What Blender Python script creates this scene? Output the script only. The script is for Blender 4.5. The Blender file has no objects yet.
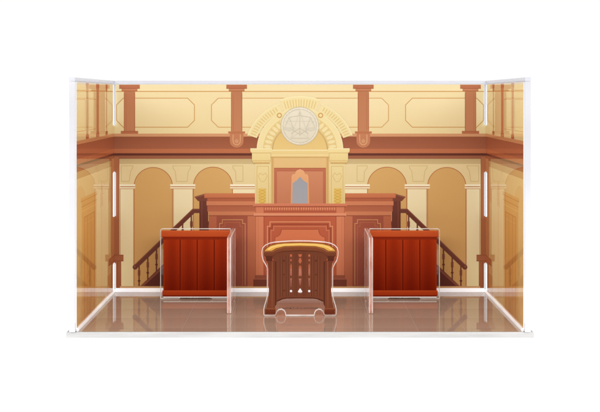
import bpy, math, random
from mathutils import Vector
from mathutils.geometry import tessellate_polygon
random.seed(7)
sc = bpy.context.scene
COL = sc.collection
K = 1240.0          # drawing units per metre
CAMD = 0.806        # camera to back panel
FLOORV = 195.0      # floor is this many drawing units under eye level
HALF = 186.0 / K    # half width of the printed insert
ALB = 0.86          # printed ink reflectance factor

# ------------------------------------------------------------------ helpers
def lin(c):
    c = c / 255.0
    return c / 12.92 if c <= 0.04045 else ((c + 0.055) / 1.055) ** 2.4
SAT = 0.98
def rgb(c, f=ALB, sat=None):
    sat = SAT if sat is None else sat
    L = 0.3*c[0] + 0.59*c[1] + 0.11*c[2]
    c = tuple(max(0, L + (v - L) * sat) for v in c)
    return (lin(c[0]) * f, lin(c[1]) * f, lin(c[2]) * f, 1.0)

def empty(name, label, cat, loc=(0, 0, 0), group=None):
    o = bpy.data.objects.new(name, None); COL.objects.link(o)
    o.location = loc; o.empty_display_size = 0.01
    o['label'] = label; o['category'] = cat
    if group: o['group'] = group
    return o

def link(name, me, mats, parent=None):
    o = bpy.data.objects.new(name, me); COL.objects.link(o)
    for m in mats: me.materials.append(m)
    if parent:
        o.parent = parent
        o.matrix_parent_inverse = parent.matrix_basis.inverted()
    return o

class Geo:
    def __init__(s): s.v = []; s.f = []; s.c = []; s.m = []
    def add(s, pts, cols=None, mat=0):
        b = len(s.v); s.v += [tuple(p) for p in pts]
        s.f.append(tuple(range(b, b + len(pts)))); s.m.append(mat)
        s.c.append(cols if cols else [(1, 1, 1, 1)] * len(pts))
    def tri(s, pts, tris, cols, mat=0):
        b = len(s.v); s.v += [tuple(p) for p in pts]
        for t in tris:
            s.f.append(tuple(b + i for i in t)); s.c.append([cols[i] for i in t]); s.m.append(mat)
    def box(s, x0, x1, y0, y1, z0, z1, mat=0, col=None):
        p = [(x0,y0,z0),(x1,y0,z0),(x1,y1,z0),(x0,y1,z0),(x0,y0,z1),(x1,y0,z1),(x1,y1,z1),(x0,y1,z1)]
        for q in ((0,3,2,1),(4,5,6,7),(0,1,5,4),(1,2,6,5),(2,3,7,6),(3,0,4,7)):
            s.add([p[i] for i in q], [col] * 4 if col else None, mat)
    def mesh(s, name):
        me = bpy.data.meshes.new(name); me.from_pydata(s.v, [], s.f)
        at = me.color_attributes.new('ink', 'FLOAT_COLOR', 'CORNER')
        i = 0
        for cs in s.c:
            for c in cs: at.data[i].color = c; i += 1
        for p, m in zip(me.polygons, s.m): p.material_index = m
        me.update()
        return me

def clip(poly, cell):
    """Sutherland-Hodgman, cell convex; poly items = (x, y, colour)"""
    out = poly
    n = len(cell)
    area = sum(cell[i][0]*cell[(i+1)%n][1]-cell[(i+1)%n][0]*cell[i][1] for i in range(n))
    sg = 1 if area > 0 else -1
    for i in range(n):
        ax, ay = cell[i]; bx, by = cell[(i+1) % n]
        def d(p): return sg * ((bx-ax)*(p[1]-ay) - (by-ay)*(p[0]-ax))
        new = []
        for j in range(len(out)):
            P, Q = out[j], out[(j+1) % len(out)]
            dp, dq = d(P), d(Q)
            if dp >= -1e-9: new.append(P)
            if (dp > 1e-9 and dq < -1e-9) or (dp < -1e-9 and dq > 1e-9):
                t = dp / (dp - dq)
                new.append((P[0]+(Q[0]-P[0])*t, P[1]+(Q[1]-P[1])*t, tuple(P[2][k]+(Q[2][k]-P[2][k])*t for k in range(4))))
        out = new
        if len(out) < 3: return []
    return out

class Print:
    """flat printed artwork: every colour field lies one ink layer over what it covers"""
    def __init__(s, cells, mapf, eps=1.2e-5, mir=600.0, alb=ALB, sat=None):
        s.cells = cells; s.mapf = mapf; s.eps = eps; s.g = Geo(); s.boxes = []; s.mir = mir; s.alb = alb; s.sat = sat
    def P(s, pts, col, col2=None, mirror=True, holes=None):
        s._p(pts, col, col2, holes)
        if mirror and s.mir is not None:
            M = lambda q: [(s.mir - x, y) for x, y in q][::-1]
            s._p(M(pts), col, col2, [M(h) for h in holes] if holes else None)
    def _p(s, pts, col, col2, holes):
        xs = [p[0] for p in pts]; ys = [p[1] for p in pts]
        x0, x1, y0, y1 = min(xs), max(xs), min(ys), max(ys)
        lay = 0
        for (a, b, c, d, l) in s.boxes:
            if a < x1 - 1e-6 and b > x0 + 1e-6 and c < y1 - 1e-6 and d > y0 + 1e-6: lay = max(lay, l + 1)
        s.boxes.append((x0, x1, y0, y1, lay))
        h = lay * s.eps
        c1 = rgb(col, s.alb, s.sat); c2 = rgb(col2, s.alb, s.sat) if col2 else c1
        def cc(y):
            t = 0 if y1 == y0 else (y - y0) / (y1 - y0)
            return tuple(c1[k] + (c2[k] - c1[k]) * t for k in range(4))
        if holes:
            allp = list(pts)
            for q in holes: allp += q
            tr = tessellate_polygon([[Vector((x, y, 0)) for x, y in pts]] + [[Vector((x, y, 0)) for x, y in q] for q in holes])
            s.g.tri([s.mapf(x, y, h) for x, y in allp], tr, [cc(y) for x, y in allp]); return
        poly = [(x, y, cc(y)) for x, y in pts]
        for cell in s.cells:
            q = clip(poly, cell)
            if len(q) < 3: continue
            tr = tessellate_polygon([[Vector((p[0], p[1], 0)) for p in q]])
            if not tr: continue
            s.g.tri([s.mapf(p[0], p[1], h) for p in q], tr, [p[2] for p in q])
    def R(s, x0, x1, y0, y1, col, col2=None, mirror=True):
        s.P([(x0, y0), (x1, y0), (x1, y1), (x0, y1)], col, col2, mirror)
    def L(s, pts, w, col, mirror=True, closed=False):
        n = len(pts); seg = n if closed else n - 1
        h = w / 2
        L_, R_ = [], []
        for i in range(n):
            if closed: a, b, c = pts[i-1], pts[i], pts[(i+1) % n]
            else: a, b, c = pts[max(i-1, 0)], pts[i], pts[min(i+1, n-1)]
            d1 = Vector((b[0]-a[0], b[1]-a[1])); d2 = Vector((c[0]-b[0], c[1]-b[1]))
            if d1.length < 1e-9: d1 = d2
            if d2.length < 1e-9: d2 = d1
            d1.normalize(); d2.normalize()
            m = (d1 + d2)
            if m.length < 1e-6: m = d1.copy()
            m.normalize()
            k = h / max(0.5, m.dot(d1))
            nx, ny = -m.y * k, m.x * k
            L_.append((b[0] + nx, b[1] + ny)); R_.append((b[0] - nx, b[1] - ny))
        lay_save = list(s.boxes)
        # one layer for the whole line
        xs = [p[0] for p in L_ + R_]; ys = [p[1] for p in L_ + R_]
        for i in range(seg):
            j = (i + 1) % n
            s.boxes_skip = True
            s.P([L_[i], L_[j], R_[j], R_[i]], col, None, mirror)
    def ell(s, cx, cy, rx, ry, col, col2=None, mirror=False, n=48):
        s.P([(cx + rx*math.cos(2*math.pi*i/n), cy + ry*math.sin(2*math.pi*i/n)) for i in range(n)], col, col2, mirror)
    def ring(s, cx, cy, r, w, col, mirror=False, n=48):
        for i in range(n):
            a, b = 2*math.pi*i/n, 2*math.pi*(i+1)/n
            s.P([(cx+(r-w/2)*math.cos(a), cy+(r-w/2)*math.sin(a)), (cx+(r-w/2)*math.cos(b), cy+(r-w/2)*math.sin(b)),
                 (cx+(r+w/2)*math.cos(b), cy+(r+w/2)*math.sin(b)), (cx+(r+w/2)*math.cos(a), cy+(r+w/2)*math.sin(a))], col, None, mirror)

def arc(cx, cy, rx, ry, a0, a1, n=24):
    return [(cx + rx*math.cos(math.radians(a0+(a1-a0)*i/n)), cy - ry*math.sin(math.radians(a0+(a1-a0)*i/n))) for i in range(n+1)]

# ------------------------------------------------------------------ materials
def newmat(name):
    m = bpy.data.materials.new(name); m.use_nodes = True
    nt = m.node_tree; nt.nodes.clear()
    out = nt.nodes.new('ShaderNodeOutputMaterial')
    return m, nt, out
def N(nt, t, **kw):
    n = nt.nodes.new(t)
    for k, v in kw.items(): setattr(n, k, v)
    return n

def ink_mat(name, rough, ior, noise=0.03, spec=0.5, coat=0.0, coat_rough=0.03):
    m, nt, out = newmat(name)
    b = N(nt, 'ShaderNodeBsdfPrincipled')
    a = N(nt, 'ShaderNodeVertexColor'); a.layer_name = 'ink'
    tc = N(nt, 'ShaderNodeTexCoord')
    n1 = N(nt, 'ShaderNodeTexNoise'); n1.inputs['Scale'].default_value = 1400; n1.inputs['Detail'].default_value = 2
    n2 = N(nt, 'ShaderNodeTexNoise'); n2.inputs['Scale'].default_value = 22; n2.inputs['Detail'].default_value = 3
    nt.links.new(tc.outputs['Object'], n1.inputs['Vector']); nt.links.new(tc.outputs['Object'], n2.inputs['Vector'])
    ad = N(nt, 'ShaderNodeMath', operation='ADD')
    nt.links.new(n1.outputs['Fac'], ad.inputs[0]); nt.links.new(n2.outputs['Fac'], ad.inputs[1])
    mr = N(nt, 'ShaderNodeMapRange'); mr.inputs['From Min'].default_value = 0.5; mr.inputs['From Max'].default_value = 1.5
    mr.inputs['To Min'].default_value = 1 - noise; mr.inputs['To Max'].default_value = 1 + noise
    nt.links.new(ad.outputs[0], mr.inputs['Value'])
    mx = N(nt, 'ShaderNodeVectorMath', operation='SCALE')
    nt.links.new(a.outputs['Color'], mx.inputs[0]); nt.links.new(mr.outputs[0], mx.inputs['Scale'])
    nt.links.new(mx.outputs[0], b.inputs['Base Color'])
    mr2 = N(nt, 'ShaderNodeMapRange'); mr2.inputs['From Min'].default_value = 0.35; mr2.inputs['From Max'].default_value = 0.7
    mr2.inputs['To Min'].default_value = rough * 0.92; mr2.inputs['To Max'].default_value = rough * 1.1
    nt.links.new(n2.outputs['Fac'], mr2.inputs['Value']); nt.links.new(mr2.outputs[0], b.inputs['Roughness'])
    b.inputs['IOR'].default_value = ior
    b.inputs['Specular IOR Level'].default_value = spec
    b.inputs['Coat Weight'].default_value = coat; b.inputs['Coat Roughness'].default_value = coat_rough
    nt.links.new(b.outputs[0], out.inputs[0])
    return m

def acrylic(name, tint=(0.985, 0.985, 0.99), ior=1.49, milk=0.0, milkcol=(0.9, 0.9, 0.95), rough=0.0):
    m, nt, out = newmat(name)
    tr = N(nt, 'ShaderNodeBsdfTransparent'); tr.inputs[0].default_value = (*tint, 1)
    gl = N(nt, 'ShaderNodeBsdfGlossy'); gl.inputs['Roughness'].default_value = rough; gl.inputs[0].default_value = (1, 1, 1, 1)
    fr = N(nt, 'ShaderNodeFresnel')
    ge = N(nt, 'ShaderNodeNewGeometry'); im = N(nt, 'ShaderNodeMapRange')
    im.inputs['To Min'].default_value = ior; im.inputs['To Max'].default_value = 1 / ior
    nt.links.new(ge.outputs['Backfacing'], im.inputs['Value']); nt.links.new(im.outputs[0], fr.inputs['IOR'])
    mx = N(nt, 'ShaderNodeMixShader')
    nt.links.new(fr.outputs[0], mx.inputs[0]); nt.links.new(tr.outputs[0], mx.inputs[1]); nt.links.new(gl.outputs[0], mx.inputs[2])
    last = mx
    if milk > 0:
        df = N(nt, 'ShaderNodeBsdfDiffuse'); df.inputs[0].default_value = (*milkcol, 1)
        m2 = N(nt, 'ShaderNodeMixShader'); m2.inputs[0].default_value = milk
        nt.links.new(mx.outputs[0], m2.inputs[1]); nt.links.new(df.outputs[0], m2.inputs[2]); last = m2
    nt.links.new(last.outputs[0], out.inputs[0])
    return m

def edge_mat(name, c1, c2, scale=(60, 60, 60), clear=0.3, emit=0.0, lo=0.35, hi=0.65, rough=0.15):
    """cut edge of acrylic: streaky colour stands in for light leaving the sheet"""
    m, nt, out = newmat(name)
    tc = N(nt, 'ShaderNodeTexCoord'); mp = N(nt, 'ShaderNodeMapping'); mp.inputs['Scale'].default_value = scale
    nz = N(nt, 'ShaderNodeTexNoise'); nz.inputs['Scale'].default_value = 1.0; nz.inputs['Detail'].default_value = 3
    nt.links.new(tc.outputs['Object'], mp.inputs[0]); nt.links.new(mp.outputs[0], nz.inputs['Vector'])
    cr = N(nt, 'ShaderNodeValToRGB')
    cr.color_ramp.elements[0].position = lo; cr.color_ramp.elements[0].color = (*c1, 1)
    cr.color_ramp.elements[1].position = hi; cr.color_ramp.elements[1].color = (*c2, 1)
    nt.links.new(nz.outputs['Fac'], cr.inputs[0])
    b = N(nt, 'ShaderNodeBsdfPrincipled'); b.inputs['Roughness'].default_value = rough
    nt.links.new(cr.outputs[0], b.inputs['Base Color'])
    if emit:
        nt.links.new(cr.outputs[0], b.inputs['Emission Color']); b.inputs['Emission Strength'].default_value = emit
    tr = N(nt, 'ShaderNodeBsdfTransparent')
    mx = N(nt, 'ShaderNodeMixShader'); mx.inputs[0].default_value = clear
    nt.links.new(b.outputs[0], mx.inputs[1]); nt.links.new(tr.outputs[0], mx.inputs[2])
    nt.links.new(mx.outputs[0], out.inputs[0])
    return m

M_back = ink_mat('printed_card', 0.32, 1.45, 0.012, 0.2)
M_wing = ink_mat('printed_card_gloss', 0.03, 1.9, 0.02, 0.5)
M_floor = ink_mat('printed_floor_gloss', 0.035, 1.75, 0.02, 0.5)
M_stand = ink_mat('print_under_acrylic', 0.3, 1.5, 0.03, 0.04)
M_clear = acrylic('clear_acrylic', ior=1.36)
M_case = acrylic('case_acrylic', tint=(0.99, 0.99, 0.995))
M_cedge = edge_mat('case_edge', (0.57, 0.565, 0.60), (0.67, 0.665, 0.69), (9, 9, 14), clear=0.0)
M_rim = edge_mat('white_rim', (0.86, 0.87, 0.91), (0.99, 0.99, 1.0), (40, 40, 90), clear=0.0, emit=0.3)  # glow added so the rim stays bright white
M_base = edge_mat('frosted_base', (0.42, 0.42, 0.415), (0.50, 0.495, 0.49), (25, 25, 300), clear=0.0, emit=0.0, rough=0.3)
M_pale = edge_mat('pale_cut_edge', (0.70, 0.60, 0.56), (0.97, 0.94, 0.92), (70, 70, 50), clear=0.22, emit=0.08)  # bright chamfer outline put into the colour, plus a faint glow
M_pink = edge_mat('pink_cut_edge', (0.50, 0.20, 0.14), (0.66, 0.38, 0.31), (260, 30, 150), clear=0.3, lo=0.35, hi=0.65)  # inner reflection of the red print, painted as pink streaks
def plain(name, c, rough=0.6):
    m, nt, out = newmat(name)
    b = N(nt, 'ShaderNodeBsdfPrincipled'); b.inputs['Base Color'].default_value = (*c, 1); b.inputs['Roughness'].default_value = rough
    nt.links.new(b.outputs[0], out.inputs[0]); return m
M_text = plain('dark_ink', (0.03, 0.018, 0.015))

# ------------------------------------------------------------------ palette
CREAM=(234,213,161); CREAM2=(228,205,152); LCREAM=(238,221,176); GOLD=(203,150,84); TAN=(206,182,130)
PIL=(188,122,82); PILD=(172,98,62); LEDL=(209,150,106); LED=(158,90,60); LEDM=(188,110,72); LEDK=(100,50,38); LEDB=(156,94,66)
ALC=(210,163,95); ALC2=(190,138,76)

# ------------------------------------------------------------------ backdrop : back panel
def zof(y): return (FLOORV - (y - 97.0)) / K
def map_back(x, y, h): return ((x - 300) / K, -0.00042 - h, zof(y))
TOP, BOT = 84.5, 288.3
def strips(sgn):
    f = lambda q: [(x if sgn < 0 else 600 - x, y) for x, y in q]
    return [f([(114, 126), (116, 124.6), (116, 172.4), (114, 171)]), f([(114, 217), (116, 215.6), (116, 263.4), (114, 262)])]
cells = [[(116, TOP), (484, TOP), (484, BOT), (116, BOT)]] + strips(-1) + strips(1)
B = Print(cells, map_back)
B.R(114, 486, TOP, 134, (236,216,166), (231,209,155), mirror=False)
B.R(114, 486, 84.5, 91, (238,219,170), mirror=False)
B.R(114, 486, 91, 91.9, GOLD, mirror=False)
# octagonal wall panels
def octo(x0, x1, y0, y1, c, w=0.75):
    pts = [(x0+6.8, y0), (x1-6.8, y0), (x1, y0+6.8), (x1, y1-6.8), (x1-6.8, y1), (x0+6.8, y1), (x0, y1-6.8), (x0, y0+6.8)]
    B.P(pts, (237,218,170), (232,209,156), mirror=(x0 < 200))
    B.L(pts, w, c, mirror=(x0 < 200), closed=True)
octo(116.6, 194.5, 98.2, 127.2, GOLD)
octo(211.5, 388.5, 98.2, 127.2, (208,158,94))
# ledge
B.R(114, 300, 133.6, 136.6, LEDL)
B.R(114, 300, 136.6, 148.8, (150,84,56), (164,95,66))
B.R(114, 300, 148.8, 153.2, LEDM)
B.R(114, 300, 153.2, 155.6, LEDK)
B.R(114, 300, 155.6, 158.8, LEDB)
# lower wall
B.R(114, 300, 158.8, 164, (196,170,120), TAN)
B.R(114, 300, 164, 288.3, (229,207,155), (224,196,136))
def alcove(x0, x1):
    cx = (x0+x1)/2; r = (x1-x0)/2
    o = arc(cx, 186.2, r+0.5, r+0.1, 180, 0)
    B.P([(x0-0.5, 286)] + o + [(x1+0.5, 286)], (186,120,72))
    i = arc(cx, 186.2, r-0.3, r-0.7, 180, 0)
    B.P([(x0+0.3, 286)] + i + [(x1-0.3, 286)], (214,168,102), (206,156,92))
alcove(134.3, 172.4)
alcove(193.6, 232.4)
def pilaster(x0, x1, mx0, mx1, base=286):
    B.R(x0, x1, 187.8, base, (240,224,180), (234,212,158))
    B.R(x0, x0+0.55, 187.8, base, (190,128,80)); B.R(x1-0.55, x1, 187.8, base, (190,128,80))
    B.R(mx0, mx1, 184.2, 186.2, (246,233,198))
    B.R(mx0+0.6, mx1-0.6, 186.2, 187.1, (186,128,86))
    B.R(mx0, mx1, 187.1, 188.4, (244,228,188))
    B.R(mx0+0.8, mx1-0.8, 188.4, 189.0, (196,140,92))
pilaster(120, 134, 119.6, 135.3)
pilaster(173.2, 193.2, 170.3, 195.4)
pilaster(232.4, 256, 230.2, 256)
CAPL = (206,178,118)
def capital(x0, x1):
    w = x1 - x0; c = (x0+x1)/2
    B.L([(x0, 165.8), (x1, 165.8), (x1-0.4, 168), (x1-2.6, 171.5), (x1-3.6, 181.4), (x0+3.6, 181.4), (x0+2.6, 171.5), (x0+0.4, 168)], 0.55, CAPL, closed=True)
capital(172.8, 190.8)
B.L([(121.4,165.8),(133.2,165.8),(132.6,168),(130.6,171.5),(129.4,181.4),(121.4,181.4)], 0.55, CAPL, closed=True)
B.L([(232.8,165.8),(243,165.8),(243,181.4),(236.2,181.4),(235.6,171.5),(233,168)], 0.55, CAPL, closed=True)
# tall pillars of the gallery
def pillar(x0, w, bracket=False):
    c = x0 + w/2
    B.R(c-5.6, c+5.6, 91, 131.5, (184,118,79), (192,127,88))
    B.R(c-5.6, c-4.9, 93, 131, PILD); B.R(c+4.9, c+5.6, 93, 131, PILD)
    B.R(c-3.6, c-3.1, 94, 130, (178,108,72)); 
    B.R(c-7.9, c+7.9, 88.6, 91.1, (194,126,86)); B.R(c-10.3, c+10.3, 84.7, 88.8, (182,108,72))
    B.R(c-10.3, c+10.3, 88.2, 88.8, (158,86,54)); B.R(c-7.9, c+7.9, 90.7, 91.2, (158,86,54))
    if not bracket:
        B.R(c-8.6, c+8.6, 131, 133.7, (182,108,72)); B.R(c-8.6, c+8.6, 131, 131.5, (160,88,56))
    else:
        B.R(c-8.4, c+8.4, 131.4, 133.4, (186,114,76))
        B.P([(c-6.8,133.4),(c+6.8,133.4),(c+6.8,141)] + arc(c,141,6.8,6.6,0,-180,14) , (192,124,86))
        B.L([(c-3.6,134.5),(c-3.6,141)] + arc(c,141,3.6,3.8,180,360,10) + [(c+3.6,134.5)], 0.7, (224,168,120))
        B.ell(c, 141.2, 2.1, 2.1, (205,146,104), mirror=True, n=16)
pillar(119.3, 20.6)
pillar(226.4, 20.6, True)
# corner post
B.R(114, 119.4, 157, 288.3, (178,108,70), (164,92,56))
B.R(118.7, 119.4, 157, 288.3, (160,92,58))
B.R(114, 121.3, 261, 288.3, (166,94,58), (156,84,50))
B.R(117, 118.2, 262, 288.3, (140,74,46))
B.R(114, 123.6, 254.6, 261.2, (170,98,62)); B.R(114, 123.6, 254.6, 255.3, (150,80,48)); B.R(114, 123.6, 260.5, 261.2, (140,74,46))
# stair, railing, newel
ST=(112,58,44); ST2=(92,44,34)
B.P([(140,286.2),(212,286.2),(212,215),(208,222)], (104,50,38), (96,44,34))
B.P([(140,286.2),(212,222),(212,224.5),(143.5,286.2)], (136,74,54))
for i in range(8):
    x = 139.2 + i * 8.7
    yt = 264 - (x-139.2)*0.935 + 3
    if x > 196: break
    yb = min(286, yt + 21)
    B.R(x-0.75, x+0.75, yt-4, yb, (116,62,46))
    B.R(x-1.25, x+1.25, yt+3, yt+8.5, (126,68,50)); B.R(x-1.3, x+1.3, yt+13, yt+14.5, (100,50,38))
B.P([(133.8,265.2),(192.6,208.6),(201,208.6),(201,213),(194.6,213),(136.4,269)], ST)
B.P([(133.8,265.2),(192.6,208.6),(201,208.6),(201,209.5),(193,209.5),(134.4,266)], (140,80,58))
B.ell(135.2, 267, 2.5, 2.5, ST, mirror=True, n=20); B.ell(134.8, 266.4, 1.1, 1.1, (140,80,58), mirror=True, n=12)
B.R(199.4, 208.2, 200.8, 286, (110,56,44), (98,46,36)); B.R(201.6, 202.3, 201, 286, (132,74,56))
B.P([(194.4,196.6),(204.6,193.6),(208.2,193.6),(208.2,201),(198.2,201),(196.2,198.8)], (122,66,50))
B.P([(194.4,196.6),(204.6,193.6),(208.2,193.6),(208.2,195),(204.8,195),(195,197.9)], (150,88,64))
# flanking benches
B.R(208.8, 258, 211, 286.2, (188,104,72), (172,88,60))
B.R(216.6, 247.6, 216, 286.2, (164,84,62), (154,76,56))
B.R(247.6, 255.4, 216, 286.2, (196,114,78), (178,94,62))
B.R(208.8, 258, 211.4, 215.6, (206,126,86)); B.R(208.8, 258, 215.2, 215.9, (150,76,52))
B.R(207.4, 258, 205.6, 211.4, (176,96,66), (184,104,72))
B.R(206.6, 258, 201, 205.8, (208,128,88)); B.R(206.6, 258, 205.2, 205.8, (158,82,56))
B.R(207.4, 258, 198, 201.2, (180,98,66))
B.R(204.4, 258.6, 193.2, 198.3, (206,122,80), (198,112,74)); B.R(204.4, 258.6, 197.7, 198.3, (150,76,50))
OUT=(206,144,92)
B.L([(219.6,285),(219.6,223.4),(222.4,223.4),(222.4,219.6),(242.6,219.6),(242.6,223.4),(245.2,223.4),(245.2,285)], 0.7, OUT)
B.L([(222.2,285),(222.2,226.2),(225,226.2),(225,222.4),(240,222.4),(240,226.2),(242.6,226.2),(242.6,285)], 0.5, (184,108,74))
B.L([(227,238),(230,231.5),(232.6,229.6),(235.2,231.5),(238,238)], 0.45, (178,100,72))
B.L([(232.6,229.6),(232.6,276)], 0.45, (178,100,72))
B.L([(228,276),(230,270),(232.6,272),(235.2,270),(237.4,276)], 0.45, (178,100,72))
# base line of the print
B.R(120, 300, 286, 288.3, (206,156,104))
# --- central arch
Y1=(236,217,160); Y2=(228,203,140); Y3=(224,196,132); YL=(241,225,174)
B.P([(257,204),(257,148)] + arc(300,148.6,43,40,180,0,40) + [(343,148),(343,204)], Y2, (222,184,118), mirror=False)
# outer ribbed band
def band(cx, cy, r0, r1, a0, a1, sx, c, n=20, mirror=True):
    B.P(arc(cx, cy, r1*sx, r1, a0, a1, n) + arc(cx, cy, r0*sx, r0, a1, a0, n), c, None, mirror)
band(300, 152, 43, 51.6, 113, 161, 1.06, Y1)
band(300, 152, 43, 55.2, 69.5, 90, 1.02, Y1)
for k in range(13):
    a = 117 + k*3.35
    band(300, 152, 44.6, 49.8, a, a+1.5, 1.06, Y3, 2)
for k in range(6):
    a = 72 + k*3.2
    band(300, 152, 45, 52.8, a, a+1.4, 1.02, Y3, 2)
band(300, 152, 51.2, 52.4, 112, 161.5, 1.06, YL)
band(300, 152, 54.6, 56, 68.5, 90, 1.02, YL)
# inner band + leaves
band(300, 150, 35.5, 41.5, 90, 178, 1.04, Y1, 30)
band(300, 150, 40.8, 41.6, 90, 178, 1.04, YL, 30)
band(300, 150, 26.8, 35.5, 90, 178, 1.04, Y3, 30)
for k in range(7):
    a = 122 + k*8.6
    ca, sa = math.cos(math.radians(a)), math.sin(math.radians(a))
    pts = []
    for i in range(12):
        t = 2*math.pi*i/12
        u = 31.4 + 3.6*math.cos(t); w = 1.7*math.sin(t)
        pts.append((300 + 1.04*(u*ca - w*sa), 150 - (u*sa + w*ca)))
    B.P(pts, (236,217,162))
# tympanum
B.P([(273,150)] + arc(300,150,27,25,180,0,30) + [(327,150)], (222,186,112), (228,196,126), mirror=False)
B.L(arc(300,150,27.2,25.2,178,2,30), 0.6, (206,166,98), mirror=False)
# rosettes
B.ell(279.4,115.4,4.6,4.6,Y1,mirror=True,n=24); B.ell(279.4,115.4,2.7,2.7,(205,160,92),mirror=True,n=20); B.ell(279.4,115.4,1.5,1.5,Y1,mirror=True,n=16)
# impost entablature
B.R(271, 329, 149.6, 157.2, (233,207,142), (228,196,130), mirror=False)
B.R(271, 329, 149.6, 150.6, YL, mirror=False); B.R(271, 329, 154.6, 155.4, (243,222,164), mirror=False); B.R(271,329,156.8,157.4,(205,162,98),mirror=False)
B.R(271, 329, 157.4, 204, (226,188,126), (222,178,118), mirror=False)
B.R(271, 274, 157.4, 204, (216,176,112)); B.R(272.2,272.7,158,204,(198,152,92))
B.P([(255,162),(255,204),(271,204),(271,162)], (232,211,152), (226,200,136))
B.R(256.8,257.3,166,204,(208,172,104)); B.R(268.4,268.9,166,204,(208,172,104)); B.R(256.8,268.9,166,166.5,(208,172,104))
B.P([(250.4,148.2),(272,148.2),(272,151.4),(270.6,153),(270.6,160),(269.6,162.6),(253.2,162.6),(252,160),(252,153),(250.4,151.4)], (237,216,154), (230,204,138))
B.R(250.4,272,148.2,149.2,YL); B.R(252,270.6,152.6,153.2,(208,170,102)); B.R(252.8,270,160.4,161,(208,170,102)); B.R(253.4,269.6,162.2,163.6,(206,166,98))
B.L([(258.2,176),(260,173),(262.8,175),(265.6,173),(267.4,176),(265,180.6),(262.8,182),(260.6,180.6),(258.2,176)],0.5,(212,178,112))
B.R(258.4,266,188.4,204,(226,188,96))
for i in range(5):
    B.L([(258.6,189+i*3),(265.8,192+i*3)],0.4,(204,158,70)); B.L([(265.8,189+i*3),(258.6,192+i*3)],0.4,(204,158,70))
# recess behind the chair
B.R(274, 326, 167.8, 204, (192,112,80), (184,104,74), mirror=False)
B.R(277, 323, 170.6, 204, (206,136,98), (198,124,88), mirror=False)
B.R(274,326,167.8,168.5,(170,92,64),mirror=False); B.R(277,323,170.6,171.2,(174,98,70),mirror=False)
# high-backed chair (plain)
B.P([(290.6,204),(291.6,176),(293,174),(294.8,174),(296.4,170.6),(300,169),(303.6,170.6),(305.2,174),(307,174),(308.4,176),(309.4,204)], (230,168,118), (222,156,106), mirror=False)
B.P([(292.2,204),(292.6,183),(296.4,180.6),(300,176.6),(303.6,180.6),(307.4,183),(307.8,204)], (158,158,164), (168,166,170), mirror=False)
# medallion with balance
B.ell(299.8,126,19.2,19.2,(202,188,156)); B.ell(299.8,126,18.6,18.6,(228,219,196),(222,212,188)); B.ring(299.8,126,16.6,0.5,(204,194,170)); B.ring(299.8,126,17.6,0.35,(240,233,215))
G=(207,198,176); GF=(216,208,187)
for k in range(5):
    a = math.radians(90+72*k); b2 = math.radians(90+72*(k+2))
    B.L([(299.8+15.5*math.cos(a),126-15.5*math.sin(a)),(299.8+15.5*math.cos(b2),126-15.5*math.sin(b2))],0.4,GF,mirror=False)
B.L([(299.8,112.5),(299.8,136)],0.55,G,mirror=False); B.L([(289,117.4),(299.8,115.4),(310.6,117.4)],0.55,G,mirror=False)
for sx in (289, 310.6):
    B.L([(sx,117.4),(sx-4.4,127.8),(sx+4.4,127.8),(sx,117.4)],0.45,G,mirror=False)
    B.P([(sx-4.8,127.8)]+arc(sx,127.8,4.8,3,180,360,10), (214,206,184), mirror=False)
B.L([(291,138.2),(308.6,138.2)],0.6,G,mirror=False); B.L([(291,133.6),(299.8,128),(308.6,133.6)],0.5,G,mirror=False)
B.L([(291,128.4),(299.8,134.6),(308.6,128.4)],0.5,G,mirror=False)
for k in range(28):
    a = math.radians(k*360/28)
    B.L([(299.8+16.8*math.cos(a),126+16.8*math.sin(a)),(299.8+17.7*math.cos(a),126+17.7*math.sin(a))],0.4,(212,203,182),mirror=False)
# --- judge's bench
J=(200,108,76)
B.R(256, 344, 206, 286.2, (198,106,74), (184,92,60), mirror=False)
B.R(263.8, 300, 215.6, 286.2, (190,94,64), (178,84,54))
B.R(256, 264.2, 215.6, 276, (216,130,92), (206,118,80)); B.R(263.6,264.2,215.6,276,(158,76,50)); B.R(258,258.5,217,275,(200,114,78))
B.R(254.8, 267, 275, 278.8, (150,78,54)); B.R(253.4, 268, 278.6, 286.2, (122,58,42)); B.R(253.4,268,278.6,279.3,(170,96,68))
B.L([(267.4,286),(267.4,226.2),(270,226.2),(270,221.8),(300,221.8)],0.8,(228,154,108))
B.L([(269.4,286),(269.4,228.4),(272.2,228.4),(272.2,224.2),(300,224.2)],1.2,(158,72,48))
B.L([(271,286),(271,230.4),(273.8,230.4),(273.8,226.4),(300,226.4)],0.5,(216,136,96))
B.P([(275,280),(275,237)] + [(277.6,236.4),(280,234.4),(281.2,231.6),(281.4,229.2)] + [(300,229.2),(300,280)], (214,120,80), (200,102,66))
B.L([(275,280),(275,237),(277.6,236.4),(280,234.4),(281.2,231.6),(281.4,229.2),(300,229.2)],0.5,(158,72,48))
B.R(255.4, 344.6, 206.2, 213.4, (196,104,72), (186,94,64), mirror=False)
B.R(256,263.6,206.6,213.2,(212,126,90))
for i in range(15):
    x = 264.8 + i*2.36
    B.P([(x,207.4),(x+1.5,207.4),(x+1.1,210.2),(x+0.4,210.2)], (222,144,106))
B.R(264,300,210.9,211.4,(160,80,56))
B.R(253.8, 346.2, 213, 215.8, (226,146,108), mirror=False); B.R(254.6,345.4,215.6,216.4,(150,72,48),mirror=False)
B.R(253, 347, 203.4, 206.6, (216,132,98), (204,116,84), mirror=False); B.R(254,346,206.2,206.9,(154,76,52),mirror=False)

card = empty('backdrop_card', 'three-sided printed card showing a cream and brown courtroom, standing inside the clear case', 'backdrop')
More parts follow.
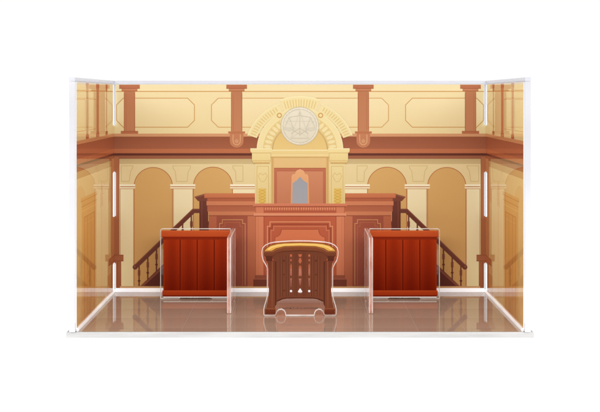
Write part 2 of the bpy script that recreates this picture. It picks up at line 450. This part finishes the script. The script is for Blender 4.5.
# white card stock behind the ink
for c in cells:
    B.g.add([( (x-300)/K, -0.0004, zof(y)) for x, y in c], [rgb((245,245,245))]*len(c))
    B.g.add([( (x-300)/K, 0.0, zof(y)) for x, y in c][::-1], [rgb((245,245,245))]*len(c))
back = link('back_panel', B.g.mesh('back_panel'), [M_back], card)
back['label'] = 'printed courtroom back wall with arch, balance medallion and bench'

# ------------------------------------------------------------------ wings
DEP = 0.1405
def t_of(x):                       # place along the wing, given as eye-level drawing x
    s = (300 - x) / 186.0
    return CAMD * (1 - 1 / s)
def make_wing(sg):
    T = lambda t: t * 1000         # millimetres along the wing
    mp = lambda a, y, h: (sg * (HALF - 0.00042 - h), -a / 1000.0, zof(y))
    e = 138.0; sl = 7.0; WB = 289.2
    cells = [[(sl, TOP), (e, TOP), (e, WB), (sl, WB)],
             [(0.7, 126), (sl, 124.6), (sl, 172.4), (0.7, 171)], [(0.7, 217), (sl, 215.6), (sl, 263.4), (0.7, 262)]]
    W = Print(cells, mp, mir=None, eps=1.2e-5, sat=1.08, alb=0.95)
    R = W.R
    X = lambda x: T(t_of(x))
    R(0, e, TOP, 134, (238,214,160), (232,204,146))
    R(0, e, 91, 91.9, (208,150,80))
    for c, w in ((33, 4.5), (67, 8.5), (103, 6.5)):
        R(c-w/2, c+w/2, 90, 132, (196,126,82), (188,116,74))
        R(c-w/2-1.6, c+w/2+1.6, 84.7, 88.6, (186,110,70)); R(c-w/2-0.8, c+w/2+0.8, 88.6, 91, (196,124,82))
        R(c-w/2-1.6, c+w/2+1.6, 130, 133.7, (178,102,64))
    for a, b in ((73.5, 98), (109, 139)):
        W.L([(a, 99), (b, 99), (b, 126), (a, 126)], 0.7, (214,160,96), closed=True)
    R(0, e, 133.6, 136.6, (206,144,98)); R(0, e, 136.6, 148.8, (156,86,56), (172,98,66)); R(0, e, 148.8, 153.2, (192,110,70))
    R(0, e, 153.2, 155.2, (112,54,38)); R(0, e, 155.2, 159.5, (164,94,62)); R(0, e, 159.5, 165.5, (206,168,112))
    R(0, e, 165.5, WB, (236,208,150), (226,180,116))
    # stone arch of the side aisle
    W.P([(108,WB)] + arc(127,190,19,18,180,0,16) + [(e,WB)], (230,196,136), (226,180,116))
    # orange doorway with cornice
    R(71, 121, 183, WB, (224,172,100), (220,164,92))
    R(68, 124, 183, 185.4, (226,176,104)); R(68, 124, 185.4, 186.2, (200,142,82)); R(70,122,190,191,(206,148,84)); R(70,122,194,195,(232,184,112))
    R(78, 114, 200, WB, (216,158,86), (208,146,78)); R(78,114,200,200.8,(196,134,72)); R(78,114,206,206.6,(226,172,98))
    for a in (78, 90, 102, 113): R(a, a+1.2, 200, WB, (198,136,74))
    # lancet lamps
    for c in (52, 22):
        W.P([(c-4.5,200),(c-4.5,186),(c-2,180),(c,175),(c+2,180),(c+4.5,186),(c+4.5,200)], (222,172,112))
        R(c-2.2, c+2.2, 198, WB, (230,190,128), (226,178,114))
    # corner post and its box
    R(0, 14, 158, WB, (206,146,96), (202,136,84)); R(12.6,14,158,WB,(166,94,56)); R(8,9,262,WB,(160,88,54))
    R(0, 40*0.62, 254.6, 261.2, (186,110,68)); R(0, 24.8, 254.6, 255.4, (160,86,52)); R(0, 24.8, 260.4, 261.2, (150,80,48))
    R(14, 30, 270, WB, (216,162,98), (212,152,88))
    for c in cells:
        W.g.add([(sg*(HALF-0.0004), -x/1000, zof(y)) for x, y in c], [rgb((245,245,245))]*len(c))
        W.g.add([(sg*HALF, -x/1000, zof(y)) for x, y in c][::-1], [rgb((245,245,245))]*len(c))
    W.g.add([(sg*HALF, -e/1000, zof(TOP)), (sg*(HALF-0.0007), -e/1000-1e-5, zof(TOP)), (sg*(HALF-0.0007), -e/1000-1e-5, zof(WB)), (sg*HALF, -e/1000, zof(WB))], [rgb((240,240,240))]*4)
    return link('wing_panel', W.g.mesh('wing_panel'), [M_wing], card)
make_wing(-1); make_wing(1)

# ------------------------------------------------------------------ floor sheet
fl = Geo()
FW = HALF; FD = 0.1362
def fz(l): return 0.00004 + l * 1.5e-5
def frect(x0, x1, t0, t1, l, c, c2=None):
    a = rgb(c, 0.9); b = rgb(c2 or c, 0.9)
    fl.add([(x0, -t1, fz(l)), (x1, -t1, fz(l)), (x1, -t0, fz(l)), (x0, -t0, fz(l))], [a, a, b, b])
tile = 47.5/1.2026/K
random.seed(3)
for i in range(-6, 6):
    for j in range(5):
        x0 = max(-FW, (i+0.5)*tile - 0*tile); x1 = min(FW, (i+1.5)*tile)
        t0 = j*tile; t1 = min(FD, (j+1)*tile)
        if x1 <= x0 or t1 <= t0: continue
        d = random.randint(-2, 2)
        frect(x0, x1, t0, t1, 0, (194+d, 168+d, 148+d), (187+d, 159+d, 138+d))
for i in range(-5, 6):
    x = (i+0.5)*tile
    if abs(x) < FW-0.001:
        frect(x-0.0002, x+0.00028, 0, FD, 2, (203,183,168)); frect(x+0.00028, x+0.0005, 0, FD, 2, (168,146,131))
for j in range(1, 5):
    t = j*tile
    if t < FD: frect(-FW, FW, t-0.00015, t+0.00015, 1, (174,154,141))
o = link('floor_sheet', fl.mesh('floor_sheet'), [M_floor])
o['label'] = 'glossy brown tiled courtroom floor print covering the bottom of the case'; o['category'] = 'floor print'

# ------------------------------------------------------------------ acrylic case
case = empty('display_case', 'open-fronted clear acrylic display case with milky edges on a white base plate', 'display case')
def boxobj(name, x0, x1, y0, y1, z0, z1, mats, edge_axes, parent, bev=0.0004):
    """sheet with polished faces; faces whose normal lies along edge_axes get the cut-edge look"""
    g = Geo(); g.box(x0, x1, y0, y1, z0, z1)
    ax = [2, 2, 1, 0, 1, 0]
    g.m = [1 if (ax[i] in edge_axes) else 0 for i in range(6)]
    g.m[4] = 0 if len(mats) > 1 and 1 in edge_axes else g.m[4]
    me = g.mesh(name)
    ob = link(name, me, mats, parent)
    import bmesh
    bm = bmesh.new(); bm.from_mesh(me); bmesh.ops.remove_doubles(bm, verts=bm.verts, dist=1e-7)
    bmesh.ops.bevel(bm, geom=list(bm.edges), offset=bev, segments=2, profile=0.5, affect='EDGES', material=len(mats)-1)
    bm.to_mesh(me); bm.free()
    return ob
ZT = 0.1704; ZP = 0.1677
M_lav = edge_mat('milky_top_edge', (0.66, 0.67, 0.76), (0.74, 0.75, 0.82), (9, 9, 14), clear=0.4)
PX = 0.0001
boxobj('side_pane', -HALF-0.0041, -HALF-PX, -0.1392, 0.0041, 0.0002, ZP, [M_case, M_cedge], (1, 2), case)
boxobj('side_pane', HALF+PX, HALF+0.0041, -0.1392, 0.0041, 0.0002, ZP, [M_case, M_cedge], (1, 2), case)
boxobj('back_pane', -HALF, HALF, 0.0004, 0.0041, 0.0002, ZP, [M_case, M_cedge], (2,), case)
boxobj('base_plate', -0.1566, 0.1566, -0.1372, 0.009, -0.0040, 0.0, [M_base], (), case, 0.0006)
boxobj('top_edge', -HALF, HALF, 0.0004, 0.0041, ZP+0.0001, ZT, [M_lav], (), case, 0.0003)
for s in (-1, 1):
    a, b = sorted((s*(HALF+PX), s*(HALF+0.0041)))
    boxobj('top_edge', a, b, -0.1392, 0.0041, ZP+0.0001, ZT, [M_lav], (), case, 0.0003)
# white rim lifting the card clear of the floor
boxobj('rim', -HALF+0.0016, HALF-0.0016, -0.0016, -0.0001, 0.0001, 0.0033, [M_rim], (), case, 0.0003)
for s in (-1, 1):
    a, b = sorted((s*(HALF-0.0001), s*(HALF-0.0015)))
    boxobj('rim', a, b, -0.1362, -0.0001, 0.0001, 0.0023, [M_rim], (), case, 0.0003)

# ------------------------------------------------------------------ clear plates with print
def inset(poly, d):
    n = len(poly); out = []
    area = sum(poly[i][0]*poly[(i+1)%n][1]-poly[(i+1)%n][0]*poly[i][1] for i in range(n))
    sg = 1 if area > 0 else -1
    for i in range(n):
        a, b, c = Vector(poly[i-1]), Vector(poly[i]), Vector(poly[(i+1) % n])
        d1 = (b-a).normalized(); d2 = (c-b).normalized(); m = (d1+d2)
        if m.length < 1e-6: m = d1.copy()
        m.normalize(); k = d / max(0.45, m.dot(d1))
        out.append((b.x - m.y*k*sg, b.y + m.x*k*sg))
    return out
def plate(name, outline, place, thick, bev, parent, mats):
    """outline in (a, z); place(a, z, depth) -> xyz"""
    g = Geo(); n = len(outline)
    ins = inset(outline, bev)
    tr = tessellate_polygon([[Vector((a, z, 0)) for a, z in ins]])
    cols = [(1, 1, 1, 1)] * n
    g.tri([place(a, z, 0) for a, z in ins], tr, cols, 0)
    g.tri([place(a, z, thick) for a, z in ins], [t[::-1] for t in tr], cols, 0)
    for i in range(n):
        j = (i+1) % n
        g.add([place(*ins[i], 0), place(*ins[j], 0), place(*outline[j], bev), place(*outline[i], bev)], None, len(mats)-1)
        g.add([place(*outline[i], bev), place(*outline[j], bev), place(*outline[j], thick-bev), place(*outline[i], thick-bev)], None, 1)
        g.add([place(*outline[i], thick-bev), place(*outline[j], thick-bev), place(*ins[j], thick), place(*ins[i], thick)], None, len(mats)-1)
    return link(name, g.mesh(name), mats, parent)

FONT_TXT = '\u00a9CAPCOM CO., LTD. ALL RIGHTS RESERVED.'
def text(s, x0, x1, y, z, parent, size):
    cu = bpy.data.curves.new('notice', 'FONT'); cu.body = s; cu.size = size; cu.offset = size * 0.012; cu.align_x = 'CENTER'
    cu.materials.append(M_text)
    o = bpy.data.objects.new('notice_text', cu); COL.objects.link(o)
    o.rotation_euler = (math.pi/2, 0, 0); o.location = ((x0+x1)/2, y, z)
    bpy.context.view_layer.update()
    w = o.dimensions.x
    if w > 0: o.scale = ((x1-x0)/w, 1.0, 1.0)
    bpy.context.view_layer.update()
    me = bpy.data.meshes.new_from_object(o.evaluated_get(bpy.context.evaluated_depsgraph_get()))
    loc, rot, scl = o.location.copy(), o.rotation_euler.copy(), o.scale.copy()
    bpy.data.objects.remove(o)
    o = bpy.data.objects.new('notice_text', me); COL.objects.link(o)
    o.location, o.rotation_euler, o.scale = loc, rot, scl
    o.parent = parent; o.matrix_parent_inverse = parent.matrix_basis.inverted()
    return o

# --- plank screens (left, right)
SP = 1.036; TP = CAMD*(1-1/SP)     # plane of the printed screen
def make_stand(sg, label):
    root = empty('printed_screen', label, 'stand', (sg*0.083, -TP, 0), 'red plank screens either side of the middle')
    Xc = lambda x: -sg*(x-300)/SP/K if True else 0     # x drawn for the left one
    Xc = lambda x: (x-300)/SP/K*(-sg)
    Zc = lambda y: (FLOORV-(y-97)/SP)/K
    floor_y = 97 + FLOORV*SP
    o = [(160.4,floor_y-0.4),(160.4,230.4),(161,229),(162.4,228.4),(230.6,228.4),(230.6,floor_y-0.4),(213,floor_y-0.4),(211,floor_y-1.8),(181,floor_y-1.8),(179,floor_y-0.4)]
    outl = [(Xc(x), Zc(y)) for x, y in o]
    plate('clear_plate', outl, lambda a, z, d: (a, -TP+0.0015+0.0 + (d-0.003), z), 0.003, 0.00035, root, [M_clear, M_pale])
    pr = Print([[(161.6,229.6),(230.4,229.6),(230.4,297.6),(161.6,297.6)]], lambda x, y, h: (Xc(x), -TP-0.00155-h, Zc(y)), mir=None, alb=0.64, sat=1.04)
    R = pr.R
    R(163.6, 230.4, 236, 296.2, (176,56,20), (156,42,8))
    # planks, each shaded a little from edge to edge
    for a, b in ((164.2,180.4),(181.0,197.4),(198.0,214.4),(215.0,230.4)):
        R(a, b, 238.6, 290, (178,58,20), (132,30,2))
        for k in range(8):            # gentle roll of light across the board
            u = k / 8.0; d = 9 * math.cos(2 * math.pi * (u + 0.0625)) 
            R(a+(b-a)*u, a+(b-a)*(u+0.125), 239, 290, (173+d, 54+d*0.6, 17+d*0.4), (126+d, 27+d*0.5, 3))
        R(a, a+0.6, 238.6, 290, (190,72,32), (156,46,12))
    R(163.6, 230.4, 296.2, 297.4, (255,252,248))  # highlight of the bottom bevel, painted as a white strip
    for x in (180.7, 197.7, 214.7):
        R(x-0.9, x+0.5, 238, 290.4, (132,34,10), (106,22,4))
    R(163.6, 230.4, 236.6, 239.4, (134,40,16), (156,48,18))
    R(162.6, 230.4, 290, 295.6, (192,72,30), (172,56,20)); R(162.6,230.4,290,290.8,(204,80,36)); R(162.6,230.4,294.9,295.6,(116,28,8))
    R(161.8, 230.4, 230.2, 237, (214,96,50), (202,84,40)); R(161.8,230.4,230.2,231,(228,108,60)); R(161.8,230.4,236.3,237,(160,46,16))
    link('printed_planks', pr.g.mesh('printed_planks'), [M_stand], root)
    # side pane running towards the front
    xo, xi = sorted((sg*62/K, sg*65.6/K))
    t0, t1 = TP+0.0019, 0.0818
    zt = 0.0555
    ol = [(t1, 0.0003), (t1, zt-0.0008), (t1-0.0008, zt), (t0, zt), (t0, 0.0003), (t0+0.012, 0.0003), (t0+0.014, 0.0022), (t1-0.012, 0.0022), (t1-0.010, 0.0003)]
    plate('side_pane', ol, lambda a, z, d: (sg*(62/K + d), -a, z), 3.6/K, 0.00055, root, [M_clear, M_pink, M_pale])
    a, b = sorted((Xc(180.5), Xc(210.5)))
    text(FONT_TXT, a, b, -TP-0.0018, Zc(298.0), root, 0.0011)
    return root
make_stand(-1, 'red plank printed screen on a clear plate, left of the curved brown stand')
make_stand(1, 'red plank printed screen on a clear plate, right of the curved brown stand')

# --- curved witness stand
SW = 1.123; TW = CAMD*(1-1/SW)
root = empty('witness_stand', 'curved brown witness stand cut-out with a golden top rail and pierced front', 'stand', (0, -TW, 0))
Xc = lambda x: (x-300)/SW/K
Zc = lambda y: (FLOORV-(y-97)/SW)/K
q = lambda pts: [(260 + x/4.79 - 0.7, 236 + y/4.79) for x, y in pts]
FY = 97 + FLOORV*SW - 0.3
half = q([(195,21),(150,21.5),(110,24),(75,27),(50,32),(28,42),(15,56),(11,75),(12,95),(18,118),(30,138),(36,150),(37,165),(37,285),(32,305),(23,335),(20,352),(20,372),(23,380)])
half += [(265.6, FY), (274.6, FY), (276.2, FY-1.6), (277.0, FY-4.0), (279, FY-5.8), (281.6, FY-6.2), (284, FY-5.0), (285.2, FY-2.6), (285.6, FY)]
full = half + [(600-x, y) for x, y in half[::-1][:-1]]
plate('clear_plate', [(Xc(x), Zc(y)) for x, y in full], lambda a, z, d: (a, -TW + 0.0015 - 0.003 + d, z), 0.003, 0.00042, root, [M_clear, M_pale])
pr = Print([[(255,230),(345,230),(345,320),(255,320)]], lambda x, y, h: (Xc(x), -TW-0.00155-h, Zc(y)), alb=0.74, sat=1.0)
pr.mir = 600
def PQ(pts, c, c2=None, **k): pr.P(q(pts), c, c2, **k)
# pierced body
body = q([(60,98),(66,84),(84,66),(120,54),(195,52)])
body = body + [(600-x, y) for x, y in body[::-1][1:]]
low = q([(312,332),(308,318),(296,306),(278,298),(258,295),(195,294),(132,295),(112,298),(94,306),(82,318),(78,332)])
outer = body + q([(318,118),(318,332)]) + low + q([(72,332),(72,118)])
def rr(x0, x1, y0, y1): return q([(x0,y0),(x1,y0),(x1,y1),(x0,y1)])
def dia(cx, cy, rx, ry, n=10): return q([(cx+rx*math.cos(2*math.pi*i/n), cy+ry*math.sin(2*math.pi*i/n)) for i in range(n)])
holes = []
for cx in (152, 239):
    holes += [dia(cx, 92, 5, 7), dia(cx, 114, 4, 6), q([(cx-4,140),(cx,128),(cx+4,140),(cx+3.4,188),(cx-3.4,188)]), q([(cx-3.4,200),(cx+3.4,200),(cx+2.6,236),(cx,242),(cx-2.6,236)]), dia(cx, 262, 5.5, 6)]
cx = 195.5
holes += [q([(cx-9,86),(cx+9,86),(cx+5,98),(cx-5,98)]), q([(cx-4,104),(cx+4,104),(cx+8,120),(cx,132),(cx-8,120)]),
          q([(cx-6,146),(cx,138),(cx+6,146),(cx+7,190),(cx-7,190)]), q([(cx-6.5,202),(cx+6.5,202),(cx+4,226),(cx,240),(cx-4,226)]), q([(cx,248),(cx+11,264),(cx+6,271),(cx-6,271),(cx-11,264)])]
pr._p(outer, (112,60,40), (122,66,44), holes)
pr.boxes = [(268, 332, 246, 305, 0)]
# legs and columns
PQ([(36,116),(78,116),(76,345),(34,345),(42,300),(46,270),(46,150)], (112,56,38), (128,68,44))
PQ([(60,120),(66,120),(66,340),(58,340)], (134,76,50))
PQ([(76,120),(82,120),(82,325),(76,335)], (88,44,30))
PQ([(28,345),(78,345),(78,372),(28,372)], (122,58,36), (108,48,30))
PQ([(28,343),(78,343),(78,349),(28,349)], (146,84,54))
for x in (99, 112, 128, 138):
    PQ([(x,96),(x+3,93),(x+3,286),(x,288)], (90,46,32))
    PQ([(x+3.4,96),(x+5.4,93),(x+5.4,284),(x+3.4,286)], (134,78,54))
for x in (170, 178):
    PQ([(x,76),(x+2.2,76),(x+2.2,284),(x,284)], (96,50,34))
for x in (119,):
    for y0, y1 in ((112,122),(180,186),(256,262)):
        PQ([(x-4,y0),(x+4,y0),(x+4,y1),(x-4,y1)], (98,50,36))
PQ([(88,312),(112,301),(132,298),(195,297),(195,292),(132,292),(108,296),(84,306)], (92,46,30))
# rail: shaded underside, face and golden top
PQ([(26,96),(66,96),(84,80),(120,73),(195,71),(195,64),(120,64),(80,72),(62,86),(26,88)], (84,42,28))
PQ([(30,96),(64,96),(62,118),(34,118)], (92,46,32), (84,42,28))
PQ([(22,72),(62,72),(82,61),(120,50),(195,47),(195,67),(120,70),(84,78),(66,94),(24,94)], (132,72,44), (112,58,38))
PQ([(22,72),(62,72),(82,61),(120,50),(195,47),(195,49.5),(120,52.5),(84,64),(63,75),(22,75)], (160,98,60))
PQ([(21,72),(30,58),(48,44),(80,34),(120,30),(195,28),(195,47),(120,50),(82,61),(62,72)], (128,74,34))
PQ([(26,70),(36,58),(54,46),(84,38),(120,34),(195,32),(195,44.5),(120,47),(80,57),(60,69)], (236,184,96), (220,160,72))
PQ([(40,62),(58,50),(90,42),(130,38),(195,36),(195,39),(130,41),(92,46),(62,55),(46,65)], (244,204,124))
link('printed_stand', pr.g.mesh('printed_stand'), [M_stand], root)
text(FONT_TXT, Xc(282.4), Xc(318.4), -TW-0.0018, Zc(308.4), root, 0.0016)

# ------------------------------------------------------------------ studio surface, world, lights
m, nt, out = newmat('glowing_white_ground')  # added ground; its glow keeps the surround white and shadowless
b = N(nt, 'ShaderNodeBsdfPrincipled'); b.inputs['Base Color'].default_value = (0.85, 0.85, 0.85, 1); b.inputs['Roughness'].default_value = 0.8; b.inputs['Specular IOR Level'].default_value = 0.1
nz = N(nt, 'ShaderNodeTexNoise'); nz.inputs['Scale'].default_value = 8
mr = N(nt, 'ShaderNodeMapRange'); mr.inputs['To Min'].default_value = 0.56; mr.inputs['To Max'].default_value = 0.60
nt.links.new(nz.outputs['Fac'], mr.inputs['Value']); nt.links.new(mr.outputs[0], b.inputs['Emission Strength'])
b.inputs['Emission Color'].default_value = (1, 1, 1, 1)
nt.links.new(b.outputs[0], out.inputs[0])
g = Geo(); g.add([(-8, -0.312, -0.0043), (8, -0.312, -0.0043), (8, 20, -0.0043), (-8, 20, -0.0043)])
o = link('glow_ground', g.mesh('glow_ground'), [m]); o['kind'] = 'structure'

w = bpy.data.worlds.new('World'); sc.world = w; w.use_nodes = True
nt = w.node_tree; bg = nt.nodes['Background']; bg.inputs[1].default_value = 1.0
tc = N(nt, 'ShaderNodeTexCoord')
dt = N(nt, 'ShaderNodeVectorMath', operation='DOT_PRODUCT'); dt.inputs[1].default_value = (0, -1, 0)
nrm = N(nt, 'ShaderNodeVectorMath', operation='NORMALIZE')
nt.links.new(tc.outputs['Generated'], nrm.inputs[0]); nt.links.new(nrm.outputs[0], dt.inputs[0])
mr = N(nt, 'ShaderNodeMapRange', interpolation_type='SMOOTHSTEP')
mr.inputs['From Min'].default_value = 0.6; mr.inputs['From Max'].default_value = 0.95
mr.inputs['To Min'].default_value = 1.03; mr.inputs['To Max'].default_value = 0.12     # the unlit end of the studio, behind the camera
nt.links.new(dt.outputs['Value'], mr.inputs['Value'])
sx = N(nt, 'ShaderNodeSeparateXYZ'); nt.links.new(nrm.outputs[0], sx.inputs[0])
m3 = N(nt, 'ShaderNodeMapRange', interpolation_type='SMOOTHSTEP')
m3.inputs['From Min'].default_value = 0.3; m3.inputs['From Max'].default_value = 0.8
m3.inputs['To Min'].default_value = 1.0; m3.inputs['To Max'].default_value = 0.45      # world dimmed overhead to even the light down the walls
nt.links.new(sx.outputs[2], m3.inputs['Value'])
mm = N(nt, 'ShaderNodeMath', operation='MULTIPLY'); nt.links.new(mr.outputs[0], mm.inputs[0]); nt.links.new(m3.outputs[0], mm.inputs[1])
nt.links.new(mm.outputs[0], bg.inputs[0])

def area(name, loc, target, size, power, col=(1, 1, 1)):
    l = bpy.data.lights.new(name, 'AREA'); l.shape = 'RECTANGLE'; l.size, l.size_y = size; l.energy = power; l.color = col
    o = bpy.data.objects.new(name, l); COL.objects.link(o); o.location = loc
    o.rotation_euler = (Vector(target) - Vector(loc)).to_track_quat('-Z', 'Y').to_euler()
    return o
area('softbox', (0, -1.25, 0.58), (0, 0, 0.06), (2.2, 0.4), 20.0, (1, 0.995, 0.985))

cam = bpy.data.cameras.new('camera'); co = bpy.data.objects.new('camera', cam); COL.objects.link(co)
co.location = (0, -CAMD, FLOORV / K); co.rotation_euler = (math.pi/2, 0, 0)
cam.sensor_width = 36; cam.lens = 36 * (K * CAMD) / 600.0
cam.shift_y = -(206 - 97) / 600.0
cam.clip_start = 0.01; cam.clip_end = 500
sc.camera = co
sc.render.engine = 'CYCLES'
sc.cycles.max_bounces = 24; sc.cycles.transparent_max_bounces = 32; sc.cycles.glossy_bounces = 10
sc.view_settings.view_transform = 'Standard'; sc.view_settings.look = 'None'
sc.view_settings.exposure = 0; sc.view_settings.gamma = 1
